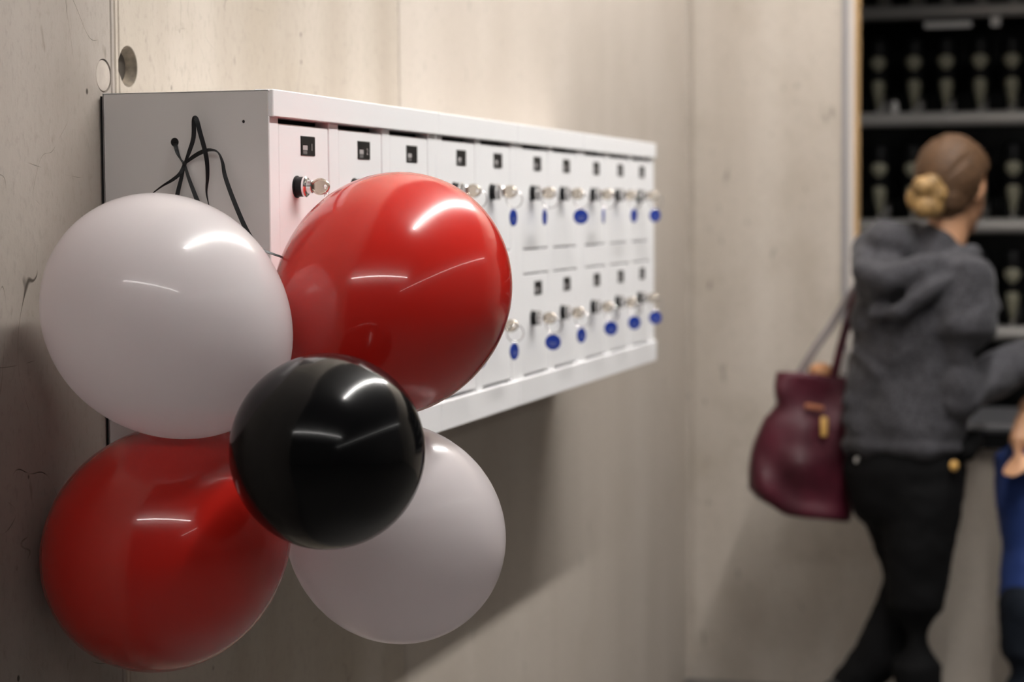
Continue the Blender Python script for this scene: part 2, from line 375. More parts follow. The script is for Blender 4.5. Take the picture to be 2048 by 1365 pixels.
mm = mat('plate_print_dim', (0.14, 0.135, 0.135, 1), 0.5); mark2_me.materials.append(mm)
def digit(txt):
    cu = bpy.data.curves.new('t', 'FONT'); cu.body = txt; cu.size = 0.0125; cu.extrude = 0.0001; cu.align_x = 'CENTER'; cu.align_y = 'CENTER'
    o = bpy.data.objects.new('t', cu); COL.objects.link(o)
    dg = bpy.context.evaluated_depsgraph_get(); dg.update(); me = bpy.data.meshes.new_from_object(o.evaluated_get(dg))
    bpy.data.objects.remove(o); me.transform(Matrix(((0, 0, 1, 0.0012), (1, 0, 0, 0), (0, 1, 0, 0), (0, 0, 0, 1)))); me.name = 'plate_number'
    return me
DOFF = 0.0004   # doors sit slightly behind the frame
ndoor = 0
for ci, (y0, y1, cols) in enumerate(CAB):
    org = V((0, y0, ZB)); e = empty('locker_cabinet', org, CABLAB[ci], 'cabinet', 'row of wall lockers')
    B = lambda n, a, b, m, bev=0.0008: box(n, a, b, m, e, bev, org)
    B('shadow_gap_fill', (0.0, y0 + 0.004, ZB + 0.003), (0.005, y1 - 0.004, ZT - 0.003), 'gap', 0)  # added black filler paints the shadow gap between cabinet and wall
    B('back_panel', (0.005, y0, ZB), (0.0065, y1, ZT), 'side', 0)
    if ci == 0:
        bm = bmesh.new(); bx(bm, (0.005, y0, ZB), (D - 0.001, y0 + 0.0015, ZT), 0.0004); me = fin(bm, 'side_panel')
        me = boolcut(me, [cyl_mesh((0.103, -0.01, 1.511), (0.103, 0.01, 1.511), 0.0056, 0.0056, 28), cyl_mesh((0.196, -0.01, 1.535), (0.196, 0.01, 1.535), 0.0021, 0.0021, 20)], 'side_panel')
        me.transform(Matrix.Translation(-org)); sp = link('side_panel', me, 'side', e)
        sp['label'] = 'grey end panel with two small holes'
        B('hole_shade_sheet', (0.08, y0 + 0.0016, 1.49), (0.21, y0 + 0.004, 1.56), 'gap', 0)  # added black sheet paints the dark inside the two holes
    else: B('side_panel', (0.005, y0, ZB), (D - 0.001, y0 + 0.0012, ZT), 'white', 0)
    B('side_panel', (0.005, y1 - 0.0012, ZB), (D - 0.001, y1, ZT), 'white', 0)
    B('top_panel', (0.005, y0, ZT - 0.0015), (D, y1, ZT), 'white', 0.0004)
    B('bottom_panel', (0.005, y0, ZB), (D, y1, ZB + 0.0015), 'white', 0.0004)
    ex = 0.0022
    B('top_rail', (D - 0.02, y0 + ex, 1.5405), (D + 0.005, y1 - 0.0006, ZT + 0.001), 'white', 0.0012)
    B('bottom_rail', (D - 0.02, y0 + ex, ZB - 0.001), (D + 0.005, y1 - 0.0006, 1.1275), 'white', 0.0012)
    edges = [y0 + 0.0008] + [v for c in cols for v in (c - 0.012 - 0.088, c - 0.012 + 0.088)] + [y1 - 0.0006]
    for k in range(0, len(edges), 2): B('post', (D - 0.02, edges[k], 1.127), (D, edges[k + 1], 1.541), 'white', 0.0009)
    for c in cols:
        B('mid_rail', (D - 0.02, c - 0.1004, 1.3125), (D + 0.0002, c + 0.0764, 1.3535), 'white', 0.0008)
    B('inner_shade_fill', (0.01, y0 + 0.004, ZB + 0.004), (D - 0.024, y1 - 0.004, ZT - 0.004), 'gap', 0)  # black filler paints the shade inside the cabinet behind the door gaps
    for c in cols:
        ndoor += 1
        for ri, (z0, z1) in enumerate(rows):
            dc = V((D + DOFF, c - 0.012, (z0 + z1) / 2)); dr = link('door', door_me, None, e, dc - org)
            p = link('number_plate', plate_me, None, dr, V((-0.001, 0.012, 1.508 - 1.445))); p['label'] = 'dark number plate'
            link('plate_mark', mark_me, None, dr, V((-0.001, 0.012, 1.508 - 1.445)))
            link('plate_mark', mark2_me, None, dr, V((-0.001, 0.012, 1.508 - 1.445)))
            if ri == 0 and ndoor <= 2:
                link('plate_number', digit(str(ndoor)), 'print', dr, V((-0.001, 0.0245, 1.506 - 1.445)))
            lk = link('lock_barrel', barrel_me, None, dr, V((-0.001, -0.029, 1.455 - 1.445))); lk['label'] = 'black lock barrel'
            fc = link('lock_face', face_me, None, dr, V((-0.001, -0.029, 1.455 - 1.445))); fc['label'] = 'chrome lock face'

# keys with rings and blue tags
ordn = ['first', 'second', 'third', 'fourth', 'fifth', 'sixth', 'seventh', 'eighth', 'ninth', 'tenth']
allcols = [c for q in CAB for c in q[2]]
def bow(bm):
    # flat key: blade along +x, oval bow in the x-z plane with a hole near its end
    bx(bm, (0.018, -0.0011, -0.004), (0.028, 0.0011, 0.004))
    n = 28; outer = []; inner = []
    for k in range(n):
        f = 2 * math.pi * k / n
        outer.append((0.0385 + 0.0108 * math.cos(f) * (1 + 0.08 * math.cos(2 * f)), 0.0092 * math.sin(f))); inner.append((0.0455 + 0.0026 * math.cos(f), 0.0026 * math.sin(f)))
    for s in (1, -1):
        O = [bm.verts.new((x, s * 0.0011, z)) for x, z in outer]; I = [bm.verts.new((x, s * 0.0011, z)) for x, z in inner]
        for k in range(n): bm.faces.new((O[k], O[(k + 1) % n], I[(k + 1) % n], I[k]))
        if s == 1: O1, I1 = O, I
    for k in range(n):
        bm.faces.new((O1[k], O1[(k + 1) % n], O[(k + 1) % n], O[k])); bm.faces.new((I1[k], I1[(k + 1) % n], I[(k + 1) % n], I[k]))
def bow_rim(bm):
    bow(bm); n = 28; k = 8; rings = []
    for i in range(n):
        f = 2 * math.pi * i / n; ex = 0.0108 * (1 + 0.08 * math.cos(2 * f))
        c = V((0.0385 + ex * math.cos(f), 0, 0.0092 * math.sin(f))); o_ = V((math.cos(f), 0, math.sin(f)))
        rings.append([bm.verts.new(c + o_ * 0.0017 * math.cos(2 * math.pi * j / k) + V((0, 1, 0)) * 0.0017 * math.sin(2 * math.pi * j / k)) for j in range(k)])
    for i in range(n):
        for j in range(k): bm.faces.new((rings[i][j], rings[(i + 1) % n][j], rings[(i + 1) % n][(j + 1) % k], rings[i][(j + 1) % k]))
key_me = mesh_of(bow_rim, 'key_bow', True); key_me.transform(Matrix.Translation((-0.006, 0, 0)))
for pl in key_me.polygons:
    if abs(pl.normal.y) > 0.995 or len(pl.vertices) > 4: pl.use_smooth = False
for pl in list(key_me.polygons)[:6]: pl.use_smooth = False; key_me.materials.append(M['brass'])
ring_me = mesh_of(lambda bm: torus(bm, (0, 0, 0), (0, 1, 0), 0.0145, 0.001), 'key_ring', True); ring_me.materials.append(M['chrome'])
link_me = mesh_of(lambda bm: torus(bm, (0, 0, 0), (0, 1, 0), 0.0024, 0.0006, 14, 6), 'chain_link', True); link_me.materials.append(M['chrome'])
disc_me = mesh_of(lambda bm: lathe(bm, (0, -0.0012, 0), (0, 1, 0), [(0, 0.0135), (0.0006, 0.0142), (0.0018, 0.0142), (0.0024, 0.0135)], 30), 'key_tag'); disc_me.materials.append(M['blue'])
dprint_me = mesh_of(lambda bm: (bx(bm, (-0.007, -0.00145, -0.002), (0.007, -0.0011, -0.0002)), bx(bm, (-0.005, -0.00145, -0.006), (0.005, -0.0011, -0.0045))), 'tag_print'); dprint_me.materials.append(M['tagprint'])
# ratio = how face-on the disc hangs towards the hall side of the viewer
KEYS = {(0, 0): (0.6, -1), (3, 0): (0.5, 1), (4, 0): (0.42, 1), (5, 0): (0.26, 0), (6, 0): (1.0, 1), (7, 0): (0.16, 0), (8, 0): (0.5, 1), (9, 0): (0.88, 1),
        (3, 1): (0.9, 1), (4, 1): (0.5, 1), (5, 1): (1.0, 1), (6, 1): (0.6, 1), (7, 1): (0.95, 1), (8, 1): (0.93, 1), (9, 1): (1.0, 1)}
va = math.atan2(-FH.x, FH.y)   # yaw of the viewing direction
for (ci, ri), (ratio, sw) in KEYS.items():
    base = V((D + DOFF - 0.001, allcols[ci] - 0.041, 1.455 if ri == 0 else 1.455 - 0.224))
    if ci == 0: lab = 'bright nickel key in the upper lock nearest the viewer'
    else: lab = 'key with %sblue tag in the %s lock of the %s door column' % ('thin edge-on ' if ratio < 0.3 else ('turned ' if ratio < 0.7 else 'round '), ('upper', 'lower')[ri], ordn[ci])
    e = empty('locker_key', base, lab, 'key', 'keys in the locker doors')
    link('key_bow', key_me, None, e)
    hx = 0.0395
    if ci == 0:
        for k in range(5):
            q = link('chain_link', link_me, None, e, V((hx + 0.0006 * k, 0, -0.003 - 0.0042 * k))); q.rotation_euler = (0, 0, math.pi / 2 * (k % 2) + 0.3)
        tz, tx = -0.064, hx + 0.003
        link('key_ring', ring_me, None, e, V((tx, 0, -0.036))).rotation_euler = (0, 0, 0.4)
    else:
        dx = -0.012 if sw == 0 else 0.002
        q = link('key_ring', ring_me, None, e, V((hx + dx * 0.4, 0, -0.0125))); q.rotation_euler = (0, 0, random.uniform(-0.35, 0.35) + 0.2)
        tz, tx = -0.043, hx + dx - 0.003
    t = link('key_tag', disc_me, None, e, V((tx, 0, tz))); t.rotation_euler = (0, random.uniform(-0.1, 0.1), va + math.acos(min(1, ratio)))
    t['label'] = 'round blue tag'
    pr_ = link('tag_print', dprint_me, None, t)

# ------------------------------------------------------------------ balloons
node = at(585, 850, 2.48)
def balloon(px, py, depth, rpx, m, label, long=1.07, toward=0.0, name='balloon', axis=None):
    c = at(px, py, depth); R = rpx * depth / FPX
    ax = (c - node) if axis is None else axis; ax = (ax - FW * toward * R).normalized()
    bm = bmesh.new(); prof = []
    for k in range(45):
        th = math.pi * (1 - k / 44 * 0.985); s = math.cos(th); r = math.sin(th)
        if s < 0: r *= (1 - 0.05 * (s * s)); s *= 1.10
        prof.append((s * R * long, r * R * 0.985))
    tail = prof[0]
    lathe(bm, (0, 0, 0), ax, [(a, b) for a, b in prof], 64, closed=True)
    e = empty(name, c, label, 'balloon', 'balloons tied in a bunch')
    link('balloon_skin', fin(bm, 'balloon_skin', True), m, e)
    bm = bmesh.new(); l0 = -R * long * 1.10
    lathe(bm, (0, 0, 0), ax, [(l0 + 0.012, 0.02), (l0 + 0.003, 0.009), (l0 - 0.004, 0.005), (l0 - 0.007, 0.0075), (l0 - 0.011, 0.006), (l0 - 0.02, 0.01), (l0 - 0.021, 0.009)], 24)
    link('knotted_neck', fin(bm, 'knotted_neck', True), m, e)
    return e
balloon(329, 629, 2.43, 238, 'lw', 'white balloon at the upper left of the bunch, against the concrete', 1.06)
balloon(328, 1100, 2.50, 239, 'lr', 'dark red balloon at the lower left of the bunch', 1.06)
balloon(788, 585, 2.59, 236, 'lr', 'bright red balloon at the upper right, in front of the locker doors', 1.06)
balloon(794, 1069, 2.60, 217, 'lw', 'white balloon at the lower right, under the lockers', 1.05)
balloon(655, 903, 2.30, 199, 'lk', 'small black balloon at the front centre of the bunch', 1.03, axis=V((0.25, -0.93, -0.15)))

# ribbon
def strip(name, pts, wd, parent, org, twist=None, sub=6):
    P = [V(p) for p in pts]; n = len(P)
    def cr(i, t):
        p0, p1, p2, p3 = P[max(i - 1, 0)], P[i], P[min(i + 1, n - 1)], P[min(i + 2, n - 1)]
        return 0.5 * ((2 * p1) + (p2 - p0) * t + (2 * p0 - 5 * p1 + 4 * p2 - p3) * t * t + (3 * p1 - p0 - 3 * p2 + p3) * t ** 3)
    C = []; W = []; T = []
    for i in range(n - 1):
        for k in range(sub):
            t = k / sub; C.append(cr(i, t)); W.append(wd[i] * (1 - t) + wd[i + 1] * t); T.append((twist[i] * (1 - t) + twist[i + 1] * t) if twist else 0)
    C.append(P[-1]); W.append(wd[-1]); T.append(twist[-1] if twist else 0)
    bm = bmesh.new(); rings = []
    for i, c in enumerate(C):
        tg = (C[min(i + 1, len(C) - 1)] - C[max(i - 1, 0)]).normalized(); vw = (CAM - c).normalized()
        s = tg.cross(vw).normalized(); nn = s.cross(tg); a = T[i]
        s, nn = s * math.cos(a) + nn * math.sin(a), nn * math.cos(a) - s * math.sin(a)
        h = W[i] * 0.62; th = 0.0003
        rings.append([bm.verts.new(c - org + s * h * sx + nn * th * sz) for sx, sz in ((-1, -1), (1, -1), (1, 1), (-1, 1))])
    for r0, r1 in zip(rings, rings[1:]):
        for k in range(4): bm.faces.new((r0[k], r0[(k + 1) % 4], r1[(k + 1) % 4], r1[k]))
    bm.faces.new(rings[0][::-1]); bm.faces.new(rings[-1])
    return link(name, fin(bm, name), 'ribbon', parent)
rorg = on(369, 328, 1, -0.006)
rb = empty('curling_ribbon', rorg, 'black gift ribbon threaded through the locker side and knotted above the white balloon', 'ribbon')
def rp(lst, ): return [on(x, y, 1, -yy) for x, y, yy in lst]
W5 = 0.0042
strip('ribbon_strand', rp([(349, 285, -0.004), (351, 292, 0.003), (355, 306, 0.004), (361, 318, 0.005), (369, 328, 0.006)]), [W5] * 3 + [0.003, 0.0025], rb, rorg, [0, 0, 0.6, 1.1, 0.4])
strip('ribbon_loop', rp([(369, 328, 0.006), (378, 305, 0.010), (387, 275, 0.014), (388, 240, 0.018), (393, 239, 0.020), (400, 265, 0.019), (409, 298, 0.017), (414, 325, 0.014), (415, 355, 0.012), (413, 385, 0.012), (418, 412, 0.013)]),
      [0.002, 0.004, 0.0045, 0.0046, 0.0046, 0.0046, 0.0046, 0.0044, 0.0040, 0.0022, 0.0004], rb, rorg, [0.3, 0, 0.2, 0.3, 0, 0, 0, 0.3, 0.5, 0.7, 0.9])
strip('ribbon_strand', rp([(369, 328, 0.006), (385, 315, 0.009), (402, 305, 0.012), (420, 300, 0.014), (436, 305, 0.015), (445, 325, 0.015), (450, 352, 0.016), (465, 395, 0.02), (488, 450, 0.028), (506, 482, 0.036), (516, 496, 0.04)]) + [at(545, 508, 2.56), at(572, 517, 2.56)],
      [0.002, 0.004, 0.0044, 0.0036, 0.0022, 0.0036, 0.0042, 0.0045, 0.0046, 0.0044, 0.0036, 0.003, 0.0026], rb, rorg, [0, 0, 0, 0.7, 1.0, 0.6, 0.2, 0, 0, 0, 0.7, 0.9, 0.9])
strip('ribbon_strand', rp([(369, 328, 0.006), (360, 347, 0.012), (345, 360, 0.014), (325, 372, 0.015), (306, 386, 0.016)]), [0.003, 0.0036, 0.0034, 0.0022, 0.001], rb, rorg, [0, 0, 0.3, 0.7, 0.9])
strip('ribbon_strand', rp([(369, 328, 0.006), (363, 355, 0.008), (355, 388, 0.01), (350, 420, 0.012), (356, 470, 0.012)]), [0.0025, 0.0038, 0.0044, 0.0044, 0.0044], rb, rorg)
strip('ribbon_strand', rp([(369, 328, 0.006), (378, 358, 0.008), (394, 400, 0.01), (410, 440, 0.012), (430, 500, 0.012)]), [0.0025, 0.0036, 0.0046, 0.0046, 0.0046], rb, rorg)
bm = bmesh.new(); ell(bm, V((0, 0, 0)), (RH, FH, Z), (0.0028, 0.0025, 0.0034), 14); link('knot', fin(bm, 'knot', True), 'ribbon', rb)

# ------------------------------------------------------------------ store shelves with boots
SY = 5.0
shelf_tops = [2.125, 1.755, 1.385, 1.015, 0.645]
org = V((0.3, SY, 0.01)); se = empty('storage_shelf', org, 'dark storage shelving with grey shelf edges behind the hatch', 'shelf')
for z in shelf_tops:
    box('shelf_board', (0.2, SY + 0.004, z - 0.03), (2.6, SY + 0.42, z), 'boot', se, 0, org)
    bm = bmesh.new(); tube(bm, [V((0.2, SY, z - 0.022)) - org, V((2.6, SY, z - 0.022)) - org], [0.026, 0.026], 16)
    link('shelf_edge', fin(bm, 'shelf_edge', True), 'shelf', se)
for x in (0.2, 1.4, 2.57):
    box('upright', (x, SY + 0.02, 0.01), (x + 0.03, SY + 0.05, 2.55), 'boot', se, 0, org)
    box('upright', (x, SY + 0.39, 0.01), (x + 0.03, SY + 0.42, 2.55), 'boot', se, 0, org)
box('pale_bar', (0.60, SY - 0.012, 2.045), (0.76, SY - 0.006, 2.066), 'pale', se, 0.001, org)  # pale bar just below the top shelf edge
box('bar_backing', (0.60, SY - 0.008, 2.045), (0.76, SY + 0.01, 2.108), 'boot', se, 0, org)
bm = bmesh.new(); bx(bm, (0.823, SY - 0.014, 2.045), (0.856, SY - 0.008, 2.078), 0.002); bx(bm, (0.838, SY - 0.012, 2.07), (0.842, SY - 0.008, 2.1))
bmesh.ops.translate(bm, vec=-org, verts=bm.verts); link('price_tag', fin(bm, 'price_tag'), 'pale', se)
# boot seen from the heel
bm = bmesh.new()
loft(bm, [(V((0, 0.045, 0.245)), 0.043, 0.05, V((1, 0, 0))), (V((0, 0.045, 0.19)), 0.041, 0.05, V((1, 0, 0))), (V((0, 0.05, 0.13)), 0.037, 0.05, V((1, 0, 0))), (V((0, 0.055, 0.105)), 0.036, 0.055, V((1, 0, 0)))], 20)
loft(bm, [(V((0, 0.035, 0.105)), 0.035, 0.035, V((1, 0, 0))), (V((0, 0.12, 0.105)), 0.04, 0.035, V((1, 0, 0))), (V((0, 0.2, 0.10)), 0.044, 0.03, V((1, 0, 0))), (V((0, 0.25, 0.098)), 0.036, 0.025, V((1, 0, 0)))], 20)
boot_me = remesh(bm, 'boot_shell', 0.006, 3); boot_me.materials.append(M['boot'])
bm = bmesh.new()
loft(bm, [(V((0, 0.012, 0.197)), 0.022, 0.016, V((1, 0, 0))), (V((0, 0.004, 0.18)), 0.031, 0.02, V((1, 0, 0))), (V((0, 0.01, 0.158)), 0.018, 0.014, V((1, 0, 0)))], 16)
patch_me = fin(bm, 'heel_patch', True); patch_me.materials.append(M['bootpale'])
bm = bmesh.new()
loft(bm, [(V((0, 0.03, 0.108)), 0.027, 0.036, V((1, 0, 0))), (V((0, 0.03, 0.075)), 0.022, 0.032, V((1, 0, 0))), (V((0, 0.032, 0.04)), 0.012, 0.03, V((1, 0, 0))), (V((0, 0.032, 0.02)), 0.006, 0.03, V((1, 0, 0)))], 16)
hold_me = fin(bm, 'heel_support', True); hold_me.materials.append(M['bootpale'])
bm = bmesh.new(); bx(bm, (-0.004, 0.0, 0.0), (0.004, 0.27, 0.02), 0.001); bx(bm, (-0.016, 0.16, 0.015), (0.016, 0.23, 0.08), 0.005)
run_me = fin(bm, 'runner'); run_me.materials.append(M['shelf'])
def boot(x, z, lab, dy=0.0):
    e = empty('rental_boot', (x, SY + 0.03 + dy, z), lab, 'boot', 'boots on the storage shelves')
    for n, me in (('boot_shell', boot_me), ('heel_patch', patch_me), ('heel_support', hold_me), ('runner', run_me)): link(n, me, None, e)
    e.rotation_euler = (0, 0, random.uniform(-0.05, 0.05))
bxs = [0.439, 0.554, 0.664, 0.782, 0.898]
rown = {2.125: 'top', 1.755: 'second', 1.385: 'third', 1.015: 'fourth'}
for z in shelf_tops[:4]:
    for i, x in enumerate(bxs):
        if z < 1.1 and i < 3: continue
        lab = 'black boot with pale heel support on the %s shelf, %s' % (rown[z], 'beside the wooden hatch edge' if i == 0 else ordn[i] + ' from the wooden hatch edge')
        boot(x + random.uniform(-0.006, 0.006), z, lab, random.uniform(0, 0.02))
bm = bmesh.new(); lathe(bm, (0, 0, 0), (0, 0, 1), [(0, 0.012), (0.002, 0.013), (0.03, 0.012), (0.042, 0.007), (0.045, 0.004)], 18)
o = link('shelf_marker', fin(bm, 'shelf_marker', True), 'pale', None, V((0.498, SY + 0.012, 1.755))); tag(o, 'small pale marker standing between the first two boots of the second shelf', 'marker')

# counter in the hatch
org = V((1.8, 3.95, 0.73)); ce = empty('counter', org, 'dark grey counter board in the serving hatch', 'counter')
box('counter_top', (JX + 0.002, YC - 0.05, 0.775), (3.19, YC + 0.5, 0.802), 'counter', ce, 0.001, org)
box('edge_highlight', (JX + 0.002, YC - 0.058, 0.786), (3.19, YC - 0.05, 0.802), 'counterhighlight', ce, 0.001, org)  # lighter strip paints the highlight along the front edge
box('fascia', (JX + 0.002, YC - 0.045, 0.73), (3.19, YC - 0.02, 0.775), 'boot', ce, 0, org)
box('support', (JX + 0.002, YC - 0.02, 0.73), (3.19, YC + 0.4, 0.775), 'boot', ce, 0, org)

# ------------------------------------------------------------------ people
def hand(bm, wrist, d, palm_n, size=1.0, curl=0.5, flip=1):
    """hand with palm and five fingers; d = direction, palm_n = palm normal"""
    d = d.normalized(); palm_n = (palm_n - d * palm_n.dot(d)).normalized(); sd = d.cross(palm_n) * flip; s = size
    loft(bm, [(wrist, 0.026 * s, 0.02 * s, sd), (wrist + d * 0.03 * s, 0.034 * s, 0.016 * s, sd), (wrist + d * 0.075 * s, 0.04 * s, 0.013 * s, sd)], 14)
    for k, (o_, L) in enumerate(((-0.03, 0.066), (-0.01, 0.076), (0.01, 0.072), (0.03, 0.056))):
        p0 = wrist + d * 0.07 * s + sd * o_ * s; a = curl; pts = [p0]; q = p0; ang = 0
        for j, f in enumerate((0.45, 0.32, 0.23)):
            ang += a * (0.6 if j == 0 else 0.8); q = q + (d * math.cos(ang) + palm_n * math.sin(ang)) * L * f * s; pts.append(q)
        tube(bm, pts, [0.0092 * s, 0.0088 * s, 0.0082 * s, 0.007 * s], 10)
    p0 = wrist + d * 0.025 * s - sd * 0.03 * s; td = (d * 0.75 - sd * 0.6 + palm_n * 0.3).normalized()
    tube(bm, [p0, p0 + td * 0.035 * s, p0 + td * 0.035 * s + (td + d * 0.4 + palm_n * 0.2).normalized() * 0.03 * s], [0.0115 * s, 0.0105 * s, 0.0085 * s], 10)
def head(bm, c, f, scale=1.0):
    f = f.normalized(); s_ = f.cross(Z).normalized(); u = s_.cross(f); A = (f, s_, u); k = scale
    ell(bm, c, A, (0.094 * k, 0.074 * k, 0.094 * k), 24)
    ell(bm, c + f * 0.032 * k - u * 0.05 * k, A, (0.064 * k, 0.06 * k, 0.08 * k), 20)
    ell(bm, c + f * 0.062 * k - u * 0.105 * k, A, (0.03 * k, 0.034 * k, 0.024 * k), 16)
    loft(bm, [(c + f * 0.088 * k - u * 0.012 * k, 0.007 * k, 0.007 * k), (c + f * 0.104 * k - u * 0.042 * k, 0.011 * k, 0.012 * k), (c + f * 0.094 * k - u * 0.052 * k, 0.014 * k, 0.009 * k)], 10)
    for q in (-1, 1):
        ell(bm, c + s_ * q * 0.074 * k - f * 0.006 * k - u * 0.022 * k, ((f + s_ * q * 0.5).normalized(), (s_ * q - f * 0.5).normalized(), u), (0.018 * k, 0.007 * k, 0.031 * k), 14)
    return f, s_, u
def finish_body(bm, name, org, label, voxel):
    me = remesh(bm, name, voxel, 3); me.transform(Matrix.Translation(-org)); me.materials.append(M['skin'])
    o = link(name, me, None, None, org); tag(o, label, 'person'); return o
def cloth(bm, name, org, m, parent, voxel=0.011, smooth=5, disp=0, dscale=12, label=None):
    me = remesh(bm, name, voxel, smooth, disp=disp, dscale=dscale); me.transform(Matrix.Translation(-org))
    o = link(name, me, m, parent)
    if label: o['label'] = label
    return o
def shoe(bm, heel, d, L=0.25, wd=0.045):
    d = V((d.x, d.y, 0)).normalized() if abs(d.z) < 0.01 else d.normalized(); s_ = d.cross(Z).normalized()
    loft(bm, [(heel + Z * 0.035, wd * 0.8, 0.032, s_), (heel + d * L * 0.4 + Z * 0.035, wd * 0.85, 0.03, s_), (heel + d * L * 0.75 + Z * 0.028, wd, 0.024, s_), (heel + d * L * 0.95 + Z * 0.022, wd * 0.8, 0.018, s_)], 16)
    loft(bm, [(heel + Z * 0.04 + d * 0.02, 0.042, 0.042, s_), (heel + Z * 0.09 + d * 0.03, 0.04, 0.045, s_)], 14)

# --- the woman
D0 = 5.6
def Wp(px, py, dv=0.0): return at(px, py, D0 + dv)
bf = (RH * math.cos(0.70) + FH * math.sin(0.70)); bs = bf.cross(Z).normalized()
hfc = (RH * math.cos(0.87) + FH * math.sin(0.87) - Z * 0.12).normalized()
hc = Wp(1908, 362, 0)
wfloor = Wp(1820, 900, 0); worg = V((wfloor.x, wfloor.y, 0))
def floorpt(px, dv, z=0.0):
    q = Wp(px, 1300, dv); return V((q.x, q.y, z))
bm = bmesh.new()
head(bm, hc, hfc, 1.08)
loft(bm, [(hc - hfc * 0.015 - Z * 0.05, 0.055, 0.058, bs), (Wp(1895, 470, -0.01), 0.053, 0.055, bs), (Wp(1870, 520, -0.01), 0.065, 0.062, bs)], 18)
loft(bm, [(Wp(1808, 960), 0.15, 0.11, bs), (Wp(1810, 880), 0.145, 0.105, bs), (Wp(1812, 770), 0.125, 0.09, bs), (Wp(1825, 650), 0.145, 0.105, bs), (Wp(1843, 570), 0.165, 0.09, bs), (Wp(1855, 525), 0.10, 0.07, bs)], 24)
rarm = [Wp(1925, 555, -0.13), Wp(1926, 670, -0.15), Wp(1928, 785, -0.14), Wp(1995, 752, -0.05), Wp(2092, 704, 0.08)]
larm = [Wp(1768, 555, 0.12), Wp(1785, 670, 0.16), Wp(1810, 780, 0.18), Wp(1880, 762, 0.24), Wp(1965, 745, 0.30)]
for arm in (rarm, larm): tube(bm, arm, [0.05, 0.046, 0.042, 0.038, 0.028], 14)
hand(bm, rarm[4], rarm[4] - rarm[3], V((0, 0, -1)), 1.0, 0.5, 1)
hand(bm, larm[4], larm[4] - larm[3], V((0, 0, -1)), 1.0, 0.5, -1)
rleg = [Wp(1848, 985, -0.07), Wp(1838, 1100, -0.07), Wp(1832, 1215, -0.07), Wp(1834, 1330, -0.065), floorpt(1838, -0.06, 0.075)]
lleg = [Wp(1790, 985, 0.07), Wp(1812, 1100, 0.05), Wp(1810, 1200, 0.05), Wp(1752, 1320, 0.05), floorpt(1692, 0.06, 0.12)]
for leg in (rleg, lleg): tube(bm, leg, [0.085, 0.075, 0.055, 0.052, 0.036], 16)
fd = RH * 0.85 + FH * 0.5; fd.normalize()
tube(bm, [rleg[4] - Z * 0.035, rleg[4] - Z * 0.045 + fd * 0.15], [0.034, 0.022], 12)
tube(bm, [lleg[4] - Z * 0.03, lleg[4] - Z * 0.085 + fd * 0.13], [0.034, 0.022], 12)
woman = finish_body(bm, 'person', worg, 'person in a dark grey hoodie with a blond bun, standing at the hatch', 0.0058)
# hair
f_ = hfc; s_ = f_.cross(Z).normalized(); u_ = s_.cross(f_)
bm = bmesh.new()
ell(bm, hc - f_ * 0.010 + u_ * 0.014, (f_, s_, u_), (0.118, 0.096, 0.110), 28)
ell(bm, hc - f_ * 0.05 - u_ * 0.045, (f_, s_, u_), (0.066, 0.072, 0.066), 20)
hm = remesh(bm, 'hair', 0.005, 3)
bdir = (Wp(1854, 393, -0.095) - hc).normalized(); ba, bb = frame_of(bdir, Z)
for v in hm.vertices:      # combed strands running towards the bun
    q = v.co - hc; an = math.atan2(q.dot(bb), q.dot(ba)); v.co += v.normal * (0.0035 * noise.noise(V((math.cos(an) * 7, math.sin(an) * 7, q.dot(bdir) * 8))) + 0.002 * noise.noise(V((math.cos(an) * 18, math.sin(an) * 18, q.dot(bdir) * 6))))
# keep the face free: drop hair vertices in front of and below the hairline
bm = bmesh.new(); bm.from_mesh(hm); dl = []
for v in bm.verts:
    q = v.co - hc; x = q.dot(f_); z = q.dot(u_)
    if z < 0.055 - 0.55 * (0.06 - x) and x > -0.02 and z < 0.05: dl.append(v)
bmesh.ops.delete(bm, geom=dl, context='VERTS'); bmesh.ops.translate(bm, vec=-worg, verts=bm.verts)
hm = fin(bm, 'hair', True); ho = link('hair', hm, 'hair', woman); ho['label'] = 'brown hair pulled back'
sol = ho.modifiers.new('thick', 'SOLIDIFY'); sol.thickness = 0.006; sol.offset = -1
bm = bmesh.new(); bc = Wp(1854, 393, -0.095)
for ang, r, k in ((0.2, 0.03, 0.030), (1.2, 0.028, 0.03), (2.3, 0.03, 0.028), (3.3, 0.03, 0.032), (4.3, 0.03, 0.03), (5.3, 0.031, 0.032)):
    ell(bm, bc + (RH * math.cos(ang) + Z * math.sin(ang) * 1.3) * r * 0.8 + FH * random.uniform(-.01, .01), (RH, FH, Z), (k, 0.032, k * 1.05), 14)
ell(bm, bc + FH * 0.02, (RH, FH, Z), (0.04, 0.035, 0.048), 14)
cloth(bm, 'hair_bun', worg, 'bun', woman, 0.005, 2, label='loose blond bun')
for q in (-1, 1):
    bm = bmesh.new(); ell(bm, hc + f_ * 0.083 + s_ * q * 0.032 - u_ * 0.012 - worg, (f_, s_, u_), (0.011, 0.013, 0.007), 12); link('eye', fin(bm, 'eye', True), 'eye', woman)
bm = bmesh.new(); ell(bm, hc + f_ * 0.086 - u_ * 0.082 - worg, (f_, s_, u_), (0.01, 0.024, 0.008), 12); link('mouth', fin(bm, 'mouth', True), 'lip', woman)
